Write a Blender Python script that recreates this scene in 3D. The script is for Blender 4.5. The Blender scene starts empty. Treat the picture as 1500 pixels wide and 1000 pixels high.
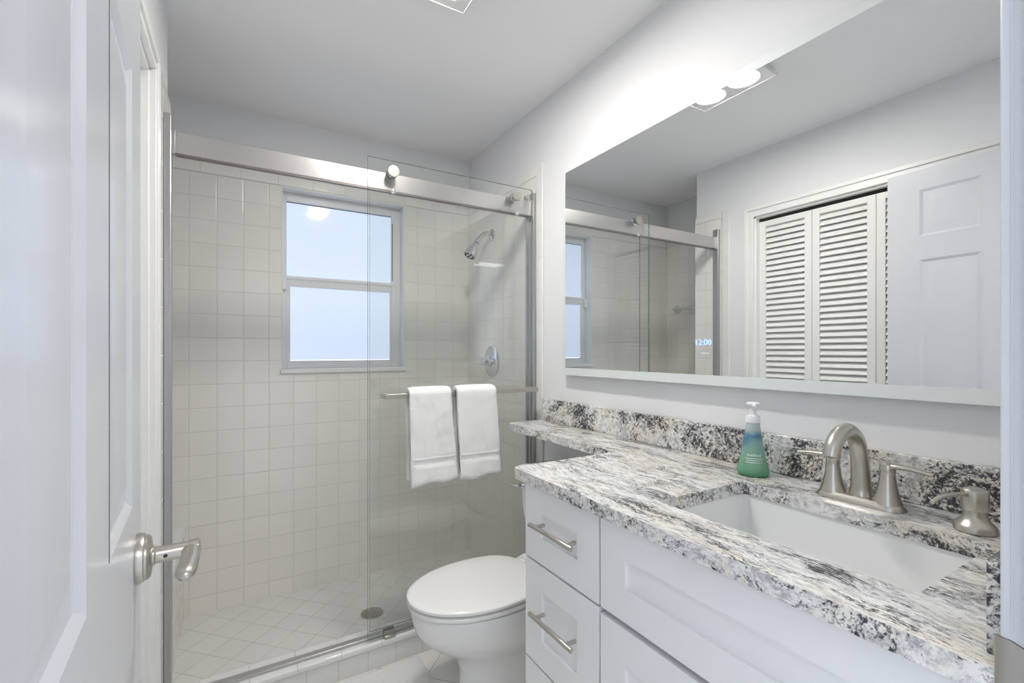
import bpy, bmesh, math, random
from mathutils import Vector, Matrix, noise
R = math.radians
PI = math.pi
random.seed(4)
S = bpy.context.scene
C = bpy.context.collection

# ------------------------------------------------------------------ camera
cam_d = bpy.data.cameras.new('camera')
cam = bpy.data.objects.new('camera', cam_d); C.objects.link(cam)
cam_d.sensor_width = 36.0
cam_d.lens = 36.0 * 678.7 / 1500.0
cam_d.shift_y = 13.7 / 1500.0
cam_d.clip_start = 0.02
cam.location = (0, 0, 1.254)
cam.rotation_euler = (R(90), 0, R(-30.63))
S.camera = cam

# ------------------------------------------------------------------ world, lights, exposure
W = bpy.data.worlds.new('world'); S.world = W; W.use_nodes = True
W.node_tree.nodes['Background'].inputs[0].default_value = (0.80, 0.87, 1.0, 1)
W.node_tree.nodes['Background'].inputs[1].default_value = 1.65
S.view_settings.view_transform = 'Standard'
S.view_settings.look = 'None'
S.view_settings.gamma = 1.0
S.view_settings.use_curve_mapping = False
S.view_settings.exposure = 0.42
BULB = 158.0       # emission of the two ceiling bulbs
PANE = (0.55, 0.64, 0.83); PANE_S = .71
def area(name, loc, rot, sx, sy, power, col):
    l = bpy.data.lights.new(name, 'AREA'); l.shape = 'RECTANGLE'; l.size = sx; l.size_y = sy
    l.energy = power; l.color = col
    o = bpy.data.objects.new(name, l); C.objects.link(o); o.location = loc; o.rotation_euler = rot
    return o
# unseen fill light, added behind the camera to brighten the bathroom
area('added_fill_light', (0.3, -0.75, 2.40), (R(20), 0, 0), 1.2, 0.8, 12, (1.0, 0.98, 0.96))

# ------------------------------------------------------------------ helpers
def tag(o, label=None, cat=None, group=None, kind=None):
    if label: o['label'] = label
    if cat: o['category'] = cat
    if group: o['group'] = group
    if kind: o['kind'] = kind
    return o
def thing(name, loc, label, cat, group=None, kind=None):
    o = bpy.data.objects.new(name, None); C.objects.link(o); o.location = loc
    o.empty_display_size = 0.05
    return tag(o, label, cat, group, kind)
def link(name, bm, mats, parent=None, smooth=None, bevel=None, seg=2):
    me = bpy.data.meshes.new(name)
    bmesh.ops.recalc_face_normals(bm, faces=bm.faces)
    if parent is not None:          # meshes are written in world coordinates
        bm.transform(Matrix.Translation(-parent_loc(parent)))
    bm.to_mesh(me); bm.free()
    if not isinstance(mats, (list, tuple)): mats = [mats]
    for m in mats: me.materials.append(m)
    if smooth is not None:
        for p in me.polygons: p.use_smooth = True
        me.set_sharp_from_angle(angle=R(smooth))
    o = bpy.data.objects.new(name, me); C.objects.link(o)
    if parent is not None: o.parent = parent
    if bevel:
        m = o.modifiers.new('bevel', 'BEVEL'); m.width = bevel; m.segments = seg
        m.limit_method = 'ANGLE'; m.angle_limit = R(35); m.harden_normals = False
        for p in me.polygons: p.use_smooth = True
        me.set_sharp_from_angle(angle=R(35))
    return o
def parent_loc(p):
    v = Vector(p.location)
    while p.parent is not None:
        p = p.parent; v += Vector(p.location)
    return v
def B(): return bmesh.new()
def box(bm, x0, x1, y0, y1, z0, z1, mi=0, M=None):
    vs = [bm.verts.new(v) for v in ((x0,y0,z0),(x1,y0,z0),(x1,y1,z0),(x0,y1,z0),(x0,y0,z1),(x1,y0,z1),(x1,y1,z1),(x0,y1,z1))]
    if M is not None:
        for v in vs: v.co = M @ v.co
    for f in ((0,3,2,1),(4,5,6,7),(0,1,5,4),(1,2,6,5),(2,3,7,6),(3,0,4,7)):
        fc = bm.faces.new([vs[i] for i in f]); fc.material_index = mi
    return vs
def boxo(name, x0, x1, y0, y1, z0, z1, m, parent=None, bevel=None, seg=2):
    bm = B(); box(bm, x0, x1, y0, y1, z0, z1)
    return link(name, bm, m, parent, bevel=bevel, seg=seg)
def loft(bm, rings, close0=True, close1=True, mi=0):
    vr = [[bm.verts.new(p) for p in r] for r in rings]
    n = len(vr[0])
    for a, b in zip(vr, vr[1:]):
        for i in range(n):
            f = bm.faces.new((a[i], a[(i+1) % n], b[(i+1) % n], b[i])); f.material_index = mi
    if close0: bm.faces.new(list(reversed(vr[0]))).material_index = mi
    if close1: bm.faces.new(vr[-1]).material_index = mi
    return vr
def lathe(bm, origin, axis, prof, n=40, mi=0):
    """prof: (radius, distance along axis)"""
    a = Vector(axis).normalized(); o = Vector(origin)
    u = a.orthogonal().normalized(); w = a.cross(u)
    rings = []
    for r, h in prof:
        r = max(r, 1e-5)
        rings.append([o + a*h + u*(r*math.cos(2*PI*i/n)) + w*(r*math.sin(2*PI*i/n)) for i in range(n)])
    return loft(bm, rings, mi=mi)
def crom(pts, sub):
    P = [Vector(p) for p in pts]; P = [P[0]*2-P[1]] + P + [P[-1]*2-P[-2]]
    out = []
    for i in range(1, len(P)-2):
        for k in range(sub):
            t = k/sub
            out.append(0.5*((2*P[i]) + (P[i+1]-P[i-1])*t + (2*P[i-1]-5*P[i]+4*P[i+1]-P[i+2])*t*t + (3*P[i]-P[i-1]-3*P[i+1]+P[i+2])*t**3))
    out.append(P[-2]); return out
def tube(bm, pts, rad, n=20, sub=8, flat=None, mi=0):
    """pts smoothed; rad is one value per input point or a number; flat = (vertical squash)"""
    if isinstance(rad, (int, float)): rad = [rad]*len(pts)
    q = crom([Vector(p) for p in pts], sub)
    rr = [v.x for v in crom([Vector((r, 0, 0)) for r in rad], sub)]
    t0 = (q[1]-q[0]).normalized(); up = Vector((0,0,1)) if abs(t0.z) < .9 else Vector((0,1,0))
    u = (up - t0*up.dot(t0)).normalized()
    rings = []
    for i, p in enumerate(q):
        t = (q[min(i+1, len(q)-1)] - q[max(i-1, 0)]).normalized()
        u = (u - t*u.dot(t)).normalized(); w = t.cross(u)
        f = flat if flat else 1.0
        rings.append([p + u*(rr[i]*f*math.cos(2*PI*k/n)) + w*(rr[i]*math.sin(2*PI*k/n)) for k in range(n)])
    return loft(bm, rings, mi=mi)
def rrect(x0, x1, y0, y1, r, z, n=6):
    out = []
    for cx, cy, a0 in ((x1-r, y1-r, 0), (x0+r, y1-r, 90), (x0+r, y0+r, 180), (x1-r, y0+r, 270)):
        for k in range(n+1):
            a = R(a0 + 90*k/n); out.append(Vector((cx+r*math.cos(a), cy+r*math.sin(a), z)))
    return out
def egg(tip, back, yc, hw, z, n=64, p=2.25):
    """elongated toilet outline, tip towards -x"""
    wx = tip + (back-tip)*0.56; out = []
    for k in range(n):
        a = 2*PI*k/n; c, s = math.cos(a), math.sin(a)
        if c < 0: x = wx - (wx-tip)*abs(c)**(2/2.0); y = hw*math.copysign(abs(s)**(2/2.1), s)
        else:
            x = wx + (back-wx)*abs(c)**(2/3.4); y = hw*math.copysign(abs(s)**(2/2.6), s)*(1-0.10*abs(c))
        out.append(Vector((x, yc+y, z)))
    return out
def slab(bm, outer, holes, z0, z1):
    """flat plate with holes from 2D outlines"""
    top = []
    def ring(pts, z): return [bm.verts.new((p[0], p[1], z)) for p in pts]
    loops = [outer] + holes
    for z in (z1, z0):
        es = []; rs = []
        for L in loops:
            vs = ring(L, z); rs.append(vs)
            for i in range(len(vs)): es.append(bm.edges.new((vs[i], vs[(i+1) % len(vs)])))
        bmesh.ops.triangle_fill(bm, use_beauty=True, edges=es, normal=(0,0,1))
        top.append(rs)
    for a, b in zip(top[0], top[1]):
        for i in range(len(a)):
            j = (i+1) % len(a); bm.faces.new((a[i], a[j], b[j], b[i]))

# ------------------------------------------------------------------ materials
def mat(name):
    m = bpy.data.materials.new(name); m.use_nodes = True
    nt = m.node_tree; return m, nt, nt.nodes['Principled BSDF']
def simple(name, col, rough=.5, metal=0, coat=0, spec=.5, bump=None, bscale=400, bstr=.1, emit=None, es=0):
    m, nt, b = mat(name)
    b.inputs['Base Color'].default_value = (*col, 1); b.inputs['Roughness'].default_value = rough
    b.inputs['Metallic'].default_value = metal; b.inputs['Specular IOR Level'].default_value = spec
    b.inputs['Coat Weight'].default_value = coat; b.inputs['Coat Roughness'].default_value = .05
    if emit: b.inputs['Emission Color'].default_value = (*emit, 1); b.inputs['Emission Strength'].default_value = es
    if bump:
        tc = nt.nodes.new('ShaderNodeTexCoord'); n = nt.nodes.new('ShaderNodeTexNoise'); bp = nt.nodes.new('ShaderNodeBump')
        n.inputs['Scale'].default_value = bscale; n.inputs['Detail'].default_value = 4
        bp.inputs['Strength'].default_value = bstr; bp.inputs['Distance'].default_value = bump
        nt.links.new(tc.outputs['Object'], n.inputs['Vector']); nt.links.new(n.outputs['Fac'], bp.inputs['Height'])
        nt.links.new(bp.outputs[0], b.inputs['Normal'])
    return m
def math_n(nt, op, a, b=None, c=None):
    n = nt.nodes.new('ShaderNodeMath'); n.operation = op
    for i, v in enumerate((a, b, c)):
        if v is None: continue
        if isinstance(v, (int, float)): n.inputs[i].default_value = v
        else: nt.links.new(v, n.inputs[i])
    return n.outputs[0]
def ramp(nt, fac, stops, mode='LINEAR'):
    r = nt.nodes.new('ShaderNodeValToRGB'); nt.links.new(fac, r.inputs[0]); r.color_ramp.interpolation = mode
    e = r.color_ramp.elements
    while len(e) < len(stops): e.new(0.5)
    for el, (p, c) in zip(e, stops):
        el.position = p; el.color = (*c, 1) if len(c) == 3 else c
    return r.outputs[0]
def mix(nt, f, a, b, mode='MIX'):
    n = nt.nodes.new('ShaderNodeMix'); n.data_type = 'RGBA'; n.blend_type = mode
    for s, v in ((n.inputs[0], f), (n.inputs[6], a), (n.inputs[7], b)):
        if isinstance(v, (int, float)): s.default_value = v
        elif isinstance(v, tuple): s.default_value = (*v, 1)
        else: nt.links.new(v, s)
    return n.outputs[2]
def tile_mat(name, au, av, pu, pv, ou, ov, col, grout, gw=.0016, rough=.16, diag=0, split=None, wob=.35, shift_rows=False):
    """glazed tile; au/av choose the world axes, pu/pv pitch, ou/ov a line's place"""
    m, nt, b = mat(name)
    geo = nt.nodes.new('ShaderNodeNewGeometry'); sep = nt.nodes.new('ShaderNodeSeparateXYZ')
    src = geo.outputs['Position']
    if diag:
        mp = nt.nodes.new('ShaderNodeMapping'); mp.inputs['Rotation'].default_value = (0, 0, R(diag))
        nt.links.new(src, mp.inputs['Vector']); src = mp.outputs[0]
    nt.links.new(src, sep.inputs[0])
    U = math_n(nt, 'DIVIDE', math_n(nt, 'SUBTRACT', sep.outputs[au], ou), pu)
    V = math_n(nt, 'DIVIDE', math_n(nt, 'SUBTRACT', sep.outputs[av], ov), pv)
    def line(X, p):
        fr = math_n(nt, 'FRACT', X)
        d = math_n(nt, 'MINIMUM', fr, math_n(nt, 'SUBTRACT', 1.0, fr))
        return math_n(nt, 'MULTIPLY', d, p)
    d = math_n(nt, 'MINIMUM', line(U, pu), line(V, pv))
    body = nt.nodes.new('ShaderNodeMapRange'); body.interpolation_type = 'SMOOTHSTEP'
    nt.links.new(d, body.inputs[0]); body.inputs[1].default_value = gw*.5; body.inputs[2].default_value = gw*1.5
    soft = nt.nodes.new('ShaderNodeMapRange'); soft.interpolation_type = 'SMOOTHSTEP'
    nt.links.new(d, soft.inputs[0]); soft.inputs[1].default_value = 0; soft.inputs[2].default_value = gw*3
    # per tile random
    cb = nt.nodes.new('ShaderNodeCombineXYZ')
    nt.links.new(math_n(nt, 'FLOOR', U), cb.inputs[0]); nt.links.new(math_n(nt, 'FLOOR', V), cb.inputs[1])
    wn = nt.nodes.new('ShaderNodeTexWhiteNoise'); wn.noise_dimensions = '2D'; nt.links.new(cb.outputs[0], wn.inputs['Vector'])
    tint = mix(nt, wn.outputs['Value'], tuple(c*.975 for c in col), tuple(min(1, c*1.015) for c in col))
    cc = mix(nt, body.outputs[0], grout, tint); nt.links.new(cc, b.inputs['Base Color'])
    rr = math_n(nt, 'MULTIPLY_ADD', body.outputs[0], rough-.7, .7); nt.links.new(rr, b.inputs['Roughness'])
    bp = nt.nodes.new('ShaderNodeBump'); bp.inputs['Distance'].default_value = .0012; bp.inputs['Strength'].default_value = .6
    nt.links.new(soft.outputs[0], bp.inputs['Height'])
    n2 = nt.nodes.new('ShaderNodeTexNoise'); n2.inputs['Scale'].default_value = 9; n2.inputs['Detail'].default_value = 1
    nt.links.new(geo.outputs['Position'], n2.inputs['Vector'])
    hh = math_n(nt, 'ADD', n2.outputs['Fac'], math_n(nt, 'MULTIPLY', wn.outputs['Value'], 0.0))
    b2 = nt.nodes.new('ShaderNodeBump'); b2.inputs['Distance'].default_value = .004; b2.inputs['Strength'].default_value = wob
    nt.links.new(hh, b2.inputs['Height']); nt.links.new(bp.outputs[0], b2.inputs['Normal'])
    nt.links.new(b2.outputs[0], b.inputs['Normal'])
    return m
def granite(name, sx, sy, sz, rotz=0, base=((.80,.78,.72),(.62,.62,.60)), dark=.5, seed=0.0, bias=0.0):
    m, nt, b = mat(name)
    geo = nt.nodes.new('ShaderNodeNewGeometry')
    wq = nt.nodes.new('ShaderNodeTexNoise'); wq.inputs['Scale'].default_value = 5; wq.inputs['Detail'].default_value = 3
    nt.links.new(geo.outputs['Position'], wq.inputs['Vector'])
    sc = nt.nodes.new('ShaderNodeVectorMath'); sc.operation = 'SCALE'; sc.inputs['Scale'].default_value = .10
    nt.links.new(wq.outputs['Color'], sc.inputs[0])
    ad = nt.nodes.new('ShaderNodeVectorMath'); ad.operation = 'ADD'
    nt.links.new(geo.outputs['Position'], ad.inputs[0]); nt.links.new(sc.outputs[0], ad.inputs[1])
    mp = nt.nodes.new('ShaderNodeMapping'); mp.inputs['Rotation'].default_value = (0, 0, R(rotz))
    mp.inputs['Scale'].default_value = (sx, sy, sz); mp.inputs['Location'].default_value = (seed, seed*.7, seed*.3)
    nt.links.new(ad.outputs[0], mp.inputs['Vector'])
    def nz(scale, det=8, rough=.6, dist=0.0):
        n = nt.nodes.new('ShaderNodeTexNoise'); n.inputs['Scale'].default_value = scale; n.inputs['Detail'].default_value = det
        n.inputs['Roughness'].default_value = rough; n.inputs['Distortion'].default_value = dist
        nt.links.new(mp.outputs[0], n.inputs['Vector']); return n.outputs['Fac']
    warm = ramp(nt, nz(5, 3), [(.45, (.85,.85,.825)), (.72, (.82,.75,.63))])
    grey = ramp(nt, nz(34, 8, .75), [(.38, (.36,.38,.45)), (.53, (1,1,1))])
    col = mix(nt, .75, warm, grey, 'MULTIPLY')
    # clusters where black crystals gather
    big = nz(7.0, 5, .65, .8)
    fine = nz(95, 8, .8, .3)
    dens = math_n(nt, 'ADD', math_n(nt, 'ADD', fine, bias), math_n(nt, 'MULTIPLY', math_n(nt, 'SUBTRACT', big, .5), dark))
    blk = ramp(nt, dens, [(.545, (0,0,0)), (.625, (1,1,1))])
    col = mix(nt, blk, col, (.045,.045,.055))
    # thin veins
    v = nz(13, 7, .65, 1.2)
    vv = math_n(nt, 'ABSOLUTE', math_n(nt, 'SUBTRACT', v, .5))
    vm = ramp(nt, vv, [(0.0, (1,1,1)), (.018, (0,0,0))])
    vm2 = math_n(nt, 'MULTIPLY', vm, ramp(nt, nz(30, 4), [(.42, (0,0,0)), (.6, (.8,.8,.8))]))
    col = mix(nt, vm2, col, (.12,.12,.15))
    nt.links.new(col, b.inputs['Base Color'])
    b.inputs['Roughness'].default_value = .16
    return m
def glass_thin(name, tint, refl_ior=1.5):
    m = bpy.data.materials.new(name); m.use_nodes = True; nt = m.node_tree
    for n in list(nt.nodes): nt.nodes.remove(n)
    out = nt.nodes.new('ShaderNodeOutputMaterial'); mx = nt.nodes.new('ShaderNodeMixShader')
    tr = nt.nodes.new('ShaderNodeBsdfTransparent'); tr.inputs[0].default_value = (*tint, 1)
    gl = nt.nodes.new('ShaderNodeBsdfGlossy'); gl.inputs['Roughness'].default_value = 0.0
    geo = nt.nodes.new('ShaderNodeNewGeometry'); dt = nt.nodes.new('ShaderNodeVectorMath'); dt.operation = 'DOT_PRODUCT'
    nt.links.new(geo.outputs['Incoming'], dt.inputs[0]); nt.links.new(geo.outputs['Normal'], dt.inputs[1])
    k = math_n(nt, 'SUBTRACT', 1.0, math_n(nt, 'ABSOLUTE', dt.outputs['Value']))
    fr = math_n(nt, 'MULTIPLY_ADD', math_n(nt, 'POWER', k, 5.0), .96, .04)      # Schlick, the same from both sides
    nt.links.new(fr, mx.inputs[0]); nt.links.new(tr.outputs[0], mx.inputs[1]); nt.links.new(gl.outputs[0], mx.inputs[2])
    nt.links.new(mx.outputs[0], out.inputs[0]); return m
def brushed(name, col, rough=.3, ax=(1,1,60)):
    m, nt, b = mat(name)
    b.inputs['Metallic'].default_value = 1; b.inputs['Base Color'].default_value = (*col, 1)
    tc = nt.nodes.new('ShaderNodeNewGeometry'); mp = nt.nodes.new('ShaderNodeMapping'); mp.inputs['Scale'].default_value = ax
    n = nt.nodes.new('ShaderNodeTexNoise'); n.inputs['Scale'].default_value = 12; n.inputs['Detail'].default_value = 4
    nt.links.new(tc.outputs['Position'], mp.inputs[0]); nt.links.new(mp.outputs[0], n.inputs['Vector'])
    nt.links.new(math_n(nt, 'MULTIPLY_ADD', n.outputs['Fac'], .16, rough-.08), b.inputs['Roughness'])
    return m

M_wall = simple('wall_paint', (.83,.835,.85), .55, bump=.0006, bscale=260, bstr=.25)
M_ceil = simple('ceiling_paint', (.92,.92,.93), .8, bump=.0008, bscale=160, bstr=.3)
M_trim = simple('trim_paint', (.84,.84,.84), .28)
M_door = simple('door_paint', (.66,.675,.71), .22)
M_cab = simple('cabinet_paint', (.89,.895,.91), .35)
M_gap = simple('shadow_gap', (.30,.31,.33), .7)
M_porc = simple('porcelain', (.86,.86,.85), .08, coat=.4)
M_seat = simple('seat_plastic', (.86,.86,.85), .14, coat=.2)
M_sink = simple('sink_china', (.86,.87,.87), .08, coat=.4)
M_nickel = brushed('brushed_nickel', (.55,.525,.475), .32, (1,1,30))
M_steel = simple('brushed_steel', (.60,.58,.57), .31, metal=1)
M_jamb = brushed('jamb_metal', (.52,.51,.52), .32, (60,60,3))
M_lip = simple('rail_lip_metal', (.22,.19,.18), .4, metal=.6)
M_chrome = simple('chrome', (.72,.74,.77), .06, metal=1)
M_dark = simple('dark_recess', (.03,.03,.03), .6)
M_rubber = simple('clip_plastic', (.30,.29,.26), .3)
M_black = simple('black', (.02,.02,.02), .5)
M_glass = glass_thin('shower_glass', (.990,.996,.992))
M_gedge = simple('glass_edge', (.16,.24,.21), .15)
M_mirror = simple('mirror_silver', (.86,.875,.875), .005, metal=1)
M_frost = simple('frosted_mirror_border', (.74,.78,.78), .45, metal=0)
M_alu = simple('window_aluminium', (.80,.81,.82), .35)
M_alud = simple('window_seal', (.16,.17,.20), .6)
M_vinyl = simple('white_vinyl', (.84,.85,.86), .3)
M_towel = simple('towel_terry', (.90,.90,.885), .95, spec=.1, bump=.003, bscale=420, bstr=.8)
M_band = simple('towel_band', (.88,.88,.865), .9, spec=.1, bump=.002, bscale=900, bstr=.3)
M_mat = simple('bath_mat', (.88,.88,.86), .95, spec=.1, bump=.006, bscale=240, bstr=.9)
M_bulb = simple('bulb_lens', (1,1,1), .3, emit=(1.0,.965,.91), es=BULB)
M_plate = simple('fixture_plate', (.84,.84,.83), .35)
M_louver = simple('louver_paint', (.87,.865,.845), .35)
M_cap = simple('pump_plastic', (.84,.85,.87), .35)
M_led = simple('led_digits', (.1,.15,.6), .5, emit=(.25,.42,1.0), es=1.6)
tc_ = (.88,.86,.81); gc_ = (.72,.70,.66)
M_tile_b = tile_mat('tile_back', 0, 2, .111, .1115, .136, 2.097, tc_, gc_)
M_tile_s = tile_mat('tile_side', 1, 2, .111, .1115, 2.635, 2.097, tc_, gc_)
M_tile_cap_b = tile_mat('tile_cap_back', 0, 2, .165, 1.0, .012, 2.098, tc_, gc_)
M_tile_cap_s = tile_mat('tile_cap_side', 1, 2, .165, 1.0, 2.6, 2.098, tc_, gc_)
M_tile_jl = tile_mat('tile_jamb', 1, 2, 5.0, .152, 0.9, 2.00, (.82,.815,.79), gc_, wob=.05)
M_tile_curb = tile_mat('tile_curb', 0, 2, .111, 1.0, .44, .5, (.78,.775,.75), (.62,.60,.55))
M_tile_nose = tile_mat('tile_curb_nose', 0, 2, .152, 1.0, .34, .5, (.81,.81,.79), (.62,.60,.55))
M_sfloor = tile_mat('shower_floor_tile', 0, 1, .1135, .1135, .03, .05, (.80,.795,.77), (.60,.59,.57), diag=45, rough=.3, gw=.0014)
M_floor = tile_mat('floor_tile', 0, 1, .203, .203, .05, .02, (.80,.79,.75), (.50,.49,.46), diag=45, rough=.28, gw=.0018)
M_gran_t = granite('granite_top', 3.6, .85, 1, rotz=7, dark=.8, seed=1.0, bias=.02)
M_gran_e = granite('granite_edge', 1.7, 1.4, 1.7, dark=.8, seed=2.0, bias=.01)
M_gran_s = granite('granite_splash', 1.5, 1.2, 1.5, rotz=0, dark=.8, seed=5.3, bias=.05)

# ------------------------------------------------------------------ room shell
XR, XL, XLS, YC, YB, ZC, YN = 1.25, -.215, -.61, 2.043, 2.643, 2.44, .147
def struct(o): o['kind'] = 'structure'; return o
struct(boxo('floor', -1.6, 2.2, -1.7, 2.9, -.10, 0, M_floor))
struct(boxo('ceiling', -1.6, 2.2, -1.7, 2.9, ZC, ZC+.10, M_ceil))
wr = struct(boxo('wall_right', XR, XR+.10, YN-.117, YB+.10, 0, ZC, M_wall))
bm = B()                                                      # back wall round the window
WX0, WX1, WZ0, WZ1 = .192, .837, 1.149, 2.098
box(bm, XLS-.10, WX0, YB, YB+.12, 0, ZC); box(bm, WX1, XR, YB, YB+.12, 0, ZC)
box(bm, WX0, WX1, YB, YB+.12, 0, WZ0); box(bm, WX0, WX1, YB, YB+.12, WZ1, ZC)
wb = struct(link('wall_back', bm, M_wall))
CY0, CY1, CZ = .440, 1.640, 2.05                                # closet opening
bm = B()
box(bm, XL-.10, XL, CY1, YC-.10, 0, ZC); box(bm, XL-.10, XL, YN, CY0, 0, ZC); box(bm, XL-.10, XL, CY0, CY1, CZ, ZC)
box(bm, XLS-.10, XL, YC-.10, YC, 0, ZC); box(bm, XLS-.10, XLS, YC, YB, 0, ZC)
wl = struct(link('wall_left', bm, M_wall))
bm = B()                                                      # closet interior
box(bm, -.95, -.90, CY0-.1, CY1+.1, 0, ZC); box(bm, -.90, XL-.10, CY1+.1, CY1+.14, 0, ZC); box(bm, -.90, XL-.10, CY0-.14, CY0-.1, 0, ZC)
struct(link('wall_closet', bm, M_wall))
JX0, JX1, JZ = -.100, .678, 2.06                               # bathroom doorway
bm = B()
box(bm, JX1, XR, YN-.117, YN, 0, ZC); box(bm, -.95, JX0, YN-.117, YN, 0, ZC); box(bm, JX0, JX1, YN-.117, YN, JZ, ZC)
struct(link('wall_front', bm, M_wall))
struct(boxo('wall_hall', -1.6, 2.2, -1.70, -1.62, 0, ZC, M_wall))

# tiled cladding of the shower, parts of their walls
T = .008
bm = B()
z0, z1 = 0.0, 2.097
box(bm, XLS+T, WX0, YB-T, YB, z0, z1); box(bm, WX1, XR-T, YB-T, YB, z0, z1); box(bm, WX0, WX1, YB-T, YB, z0, WZ0)
link('tile_surround', bm, M_tile_b, wb)
bm = B(); box(bm, XLS+T, XR-T, YB-T, YB, 2.098, 2.148); link('tile_cap_row', bm, M_tile_cap_b, wb, bevel=.003)
bm = B(); box(bm, XR-T, XR, 1.868, YB, z0, z1); link('tile_surround', bm, M_tile_s, wr)
bm = B(); box(bm, XR-T, XR, 1.868, YB, 2.098, 2.148); link('tile_cap_row', bm, M_tile_cap_s, wr, bevel=.003)
bm = B(); box(bm, XR-T-.001, XR, 1.815, 1.866, z0, 2.148); link('tile_edge_trim', bm, M_tile_jl, wr, bevel=.004, seg=3)
bm = B(); box(bm, XL, XL+T, 1.852, YC, z0, z1); box(bm, XLS, XL, YC, YC+T, z0, z1); box(bm, XLS, XLS+T, YC+T, YB, z0, z1)
link('tile_surround', bm, M_tile_s, wl)
bm = B(); box(bm, XL, XL+T, 1.852, YC+T, z1+.001, 2.14); link('tile_cap_row', bm, M_tile_cap_s, wl, bevel=.003)
bm = B(); box(bm, XL, XL+T+.001, 1.80, 1.850, z0, 2.14); link('tile_edge_trim', bm, M_tile_jl, wl, bevel=.004, seg=3)
bm = B(); box(bm, XL-.02, XL+T+.001, YC, YC+T+.001, .44, 2.14); link('tile_corner_trim', bm, M_tile_jl, wl, bevel=.004, seg=3)

# shower floor, curb, bench
struct(boxo('floor_shower', XLS+T, XR-T, 1.955, YB-T, 0, .012, M_sfloor))
curb = thing('shower_curb', (.52, 1.90, 0), 'low white tiled curb running under the shower glass', 'curb')
boxo('curb_body', XL+T, XR-T, 1.848, 1.953, 0, .076, M_tile_curb, curb, bevel=.001)
boxo('curb_cap', XL+T, XR-T, 1.841, 1.955, .077, .105, M_tile_nose, curb, bevel=.009, seg=4)
bench = thing('trim_3', (-.4, 2.35, 0), 'white tiled bench ledge at the left end of the shower below tile wall', 'bench', kind='structure')
boxo('bench_body', XLS+T, XL, YC+T+.001, YB-T, .012, .405, M_tile_s, bench)
boxo('bench_top', XLS+T, XL+.006, YC+T+.001, YB-T, .406, .437, M_vinyl, bench, bevel=.004)
# grab bar inside the recess
gb = thing('grab_bar', (XLS+T, 2.35, 1.585), 'chrome grab bar on the shower wall above the bench, seen in the mirror', 'grab bar')
bm = B(); tube(bm, [(XLS+T, 2.52, 1.585), (XLS+T+.045, 2.515, 1.585), (XLS+T+.055, 2.49, 1.585), (XLS+T+.055, 2.3, 1.585), (XLS+T+.055, 2.17, 1.585), (XLS+T+.045, 2.145, 1.585), (XLS+T, 2.14, 1.585)], .011, 16)
link('bar', bm, M_chrome, gb, smooth=50)
for y in (2.52, 2.14):
    bm = B(); lathe(bm, (XLS+T, y, 1.585), (1,0,0), [(.034,0),(.034,.004),(.026,.010),(.012,.012)]); link('flange', bm, M_chrome, gb, smooth=40)

# ------------------------------------------------------------------ window
YG = 2.722
win = thing('window_1', ((WX0+WX1)/2, YG, WZ0), 'white frosted single-hung window in the tiled shower wall', 'window', kind='structure')
bm = B()
box(bm, WX0, WX0+.008, YB-T, YG+.03, WZ0, WZ1); box(bm, WX1-.008, WX1, YB-T, YG+.03, WZ0, WZ1)
box(bm, WX0+.008, WX1-.008, YB-T, YG+.03, WZ1-.008, WZ1)
link('window_reveal', bm, M_vinyl, win, bevel=.002)
boxo('window_sill', WX0-.006, WX1+.006, YB-T-.012, YG+.03, WZ0-.012, WZ0+.012, M_vinyl, win, bevel=.004)
bm = B()
a, b_, c_, d_ = WX0+.008, WX1-.008, WZ0+.012, WZ1-.008
box(bm, a, a+.022, YG-.018, YG+.03, c_, d_); box(bm, b_-.050, b_, YG-.018, YG+.03, c_, d_)
box(bm, a+.022, b_-.050, YG-.018, YG+.03, d_-.045, d_); box(bm, a+.022, b_-.050, YG-.018, YG+.03, c_, c_+.030)
link('window_frame', bm, M_alu, win, bevel=.0015)
up = boxo('upper_pane', a+.020, b_-.048, YG+.004, YG+.010, 1.640, d_-.043, simple('frosted_pane_upper', (.35,.38,.42), .06, emit=PANE, es=PANE_S), win)
lo = boxo('lower_pane', a+.036, b_-.053, YG-.008, YG-.002, 1.205, 1.602, simple('frosted_pane_lower', (.35,.38,.42), .25, emit=(.54, .63, .84), es=PANE_S*1.0), win)
bm = B()
box(bm, a+.022, a+.040, YG-.014, YG+.002, c_+.030, 1.60); box(bm, b_-.060, b_-.050, YG-.014, YG+.002, c_+.030, 1.60)
box(bm, a+.022, b_-.050, YG-.016, YG+.002, 1.595, 1.632); box(bm, a+.022, b_-.050, YG-.016, YG+.002, c_+.030, c_+.038)
link('lower_sash', bm, M_alu, win, bevel=.001)
bm = B(); box(bm, a+.012, b_-.046, YG-.026, YG+.004, 1.634, 1.650)
link('meeting_rail', bm, M_vinyl, win, bevel=.002)
bm = B(); box(bm, b_-.050, b_-.045, YG-.022, YG-.017, 1.665, 2.00); box(bm, a+.022, b_-.050, YG-.001, YG+.004, d_-.048, d_-.044)
box(bm, a+.036, b_-.060, YG-.015, YG-.010, c_+.036, c_+.040)
link('window_seal', bm, M_alud, win)
bm = B(); box(bm, a-.004, a+.020, YG-.040, YG-.018, 1.575, 1.640); box(bm, a-.012, a-.002, YG-.036, YG-.022, 1.585, 1.630, 1)
link('sash_latch', bm, [M_vinyl, M_alud], win, bevel=.002)

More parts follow.
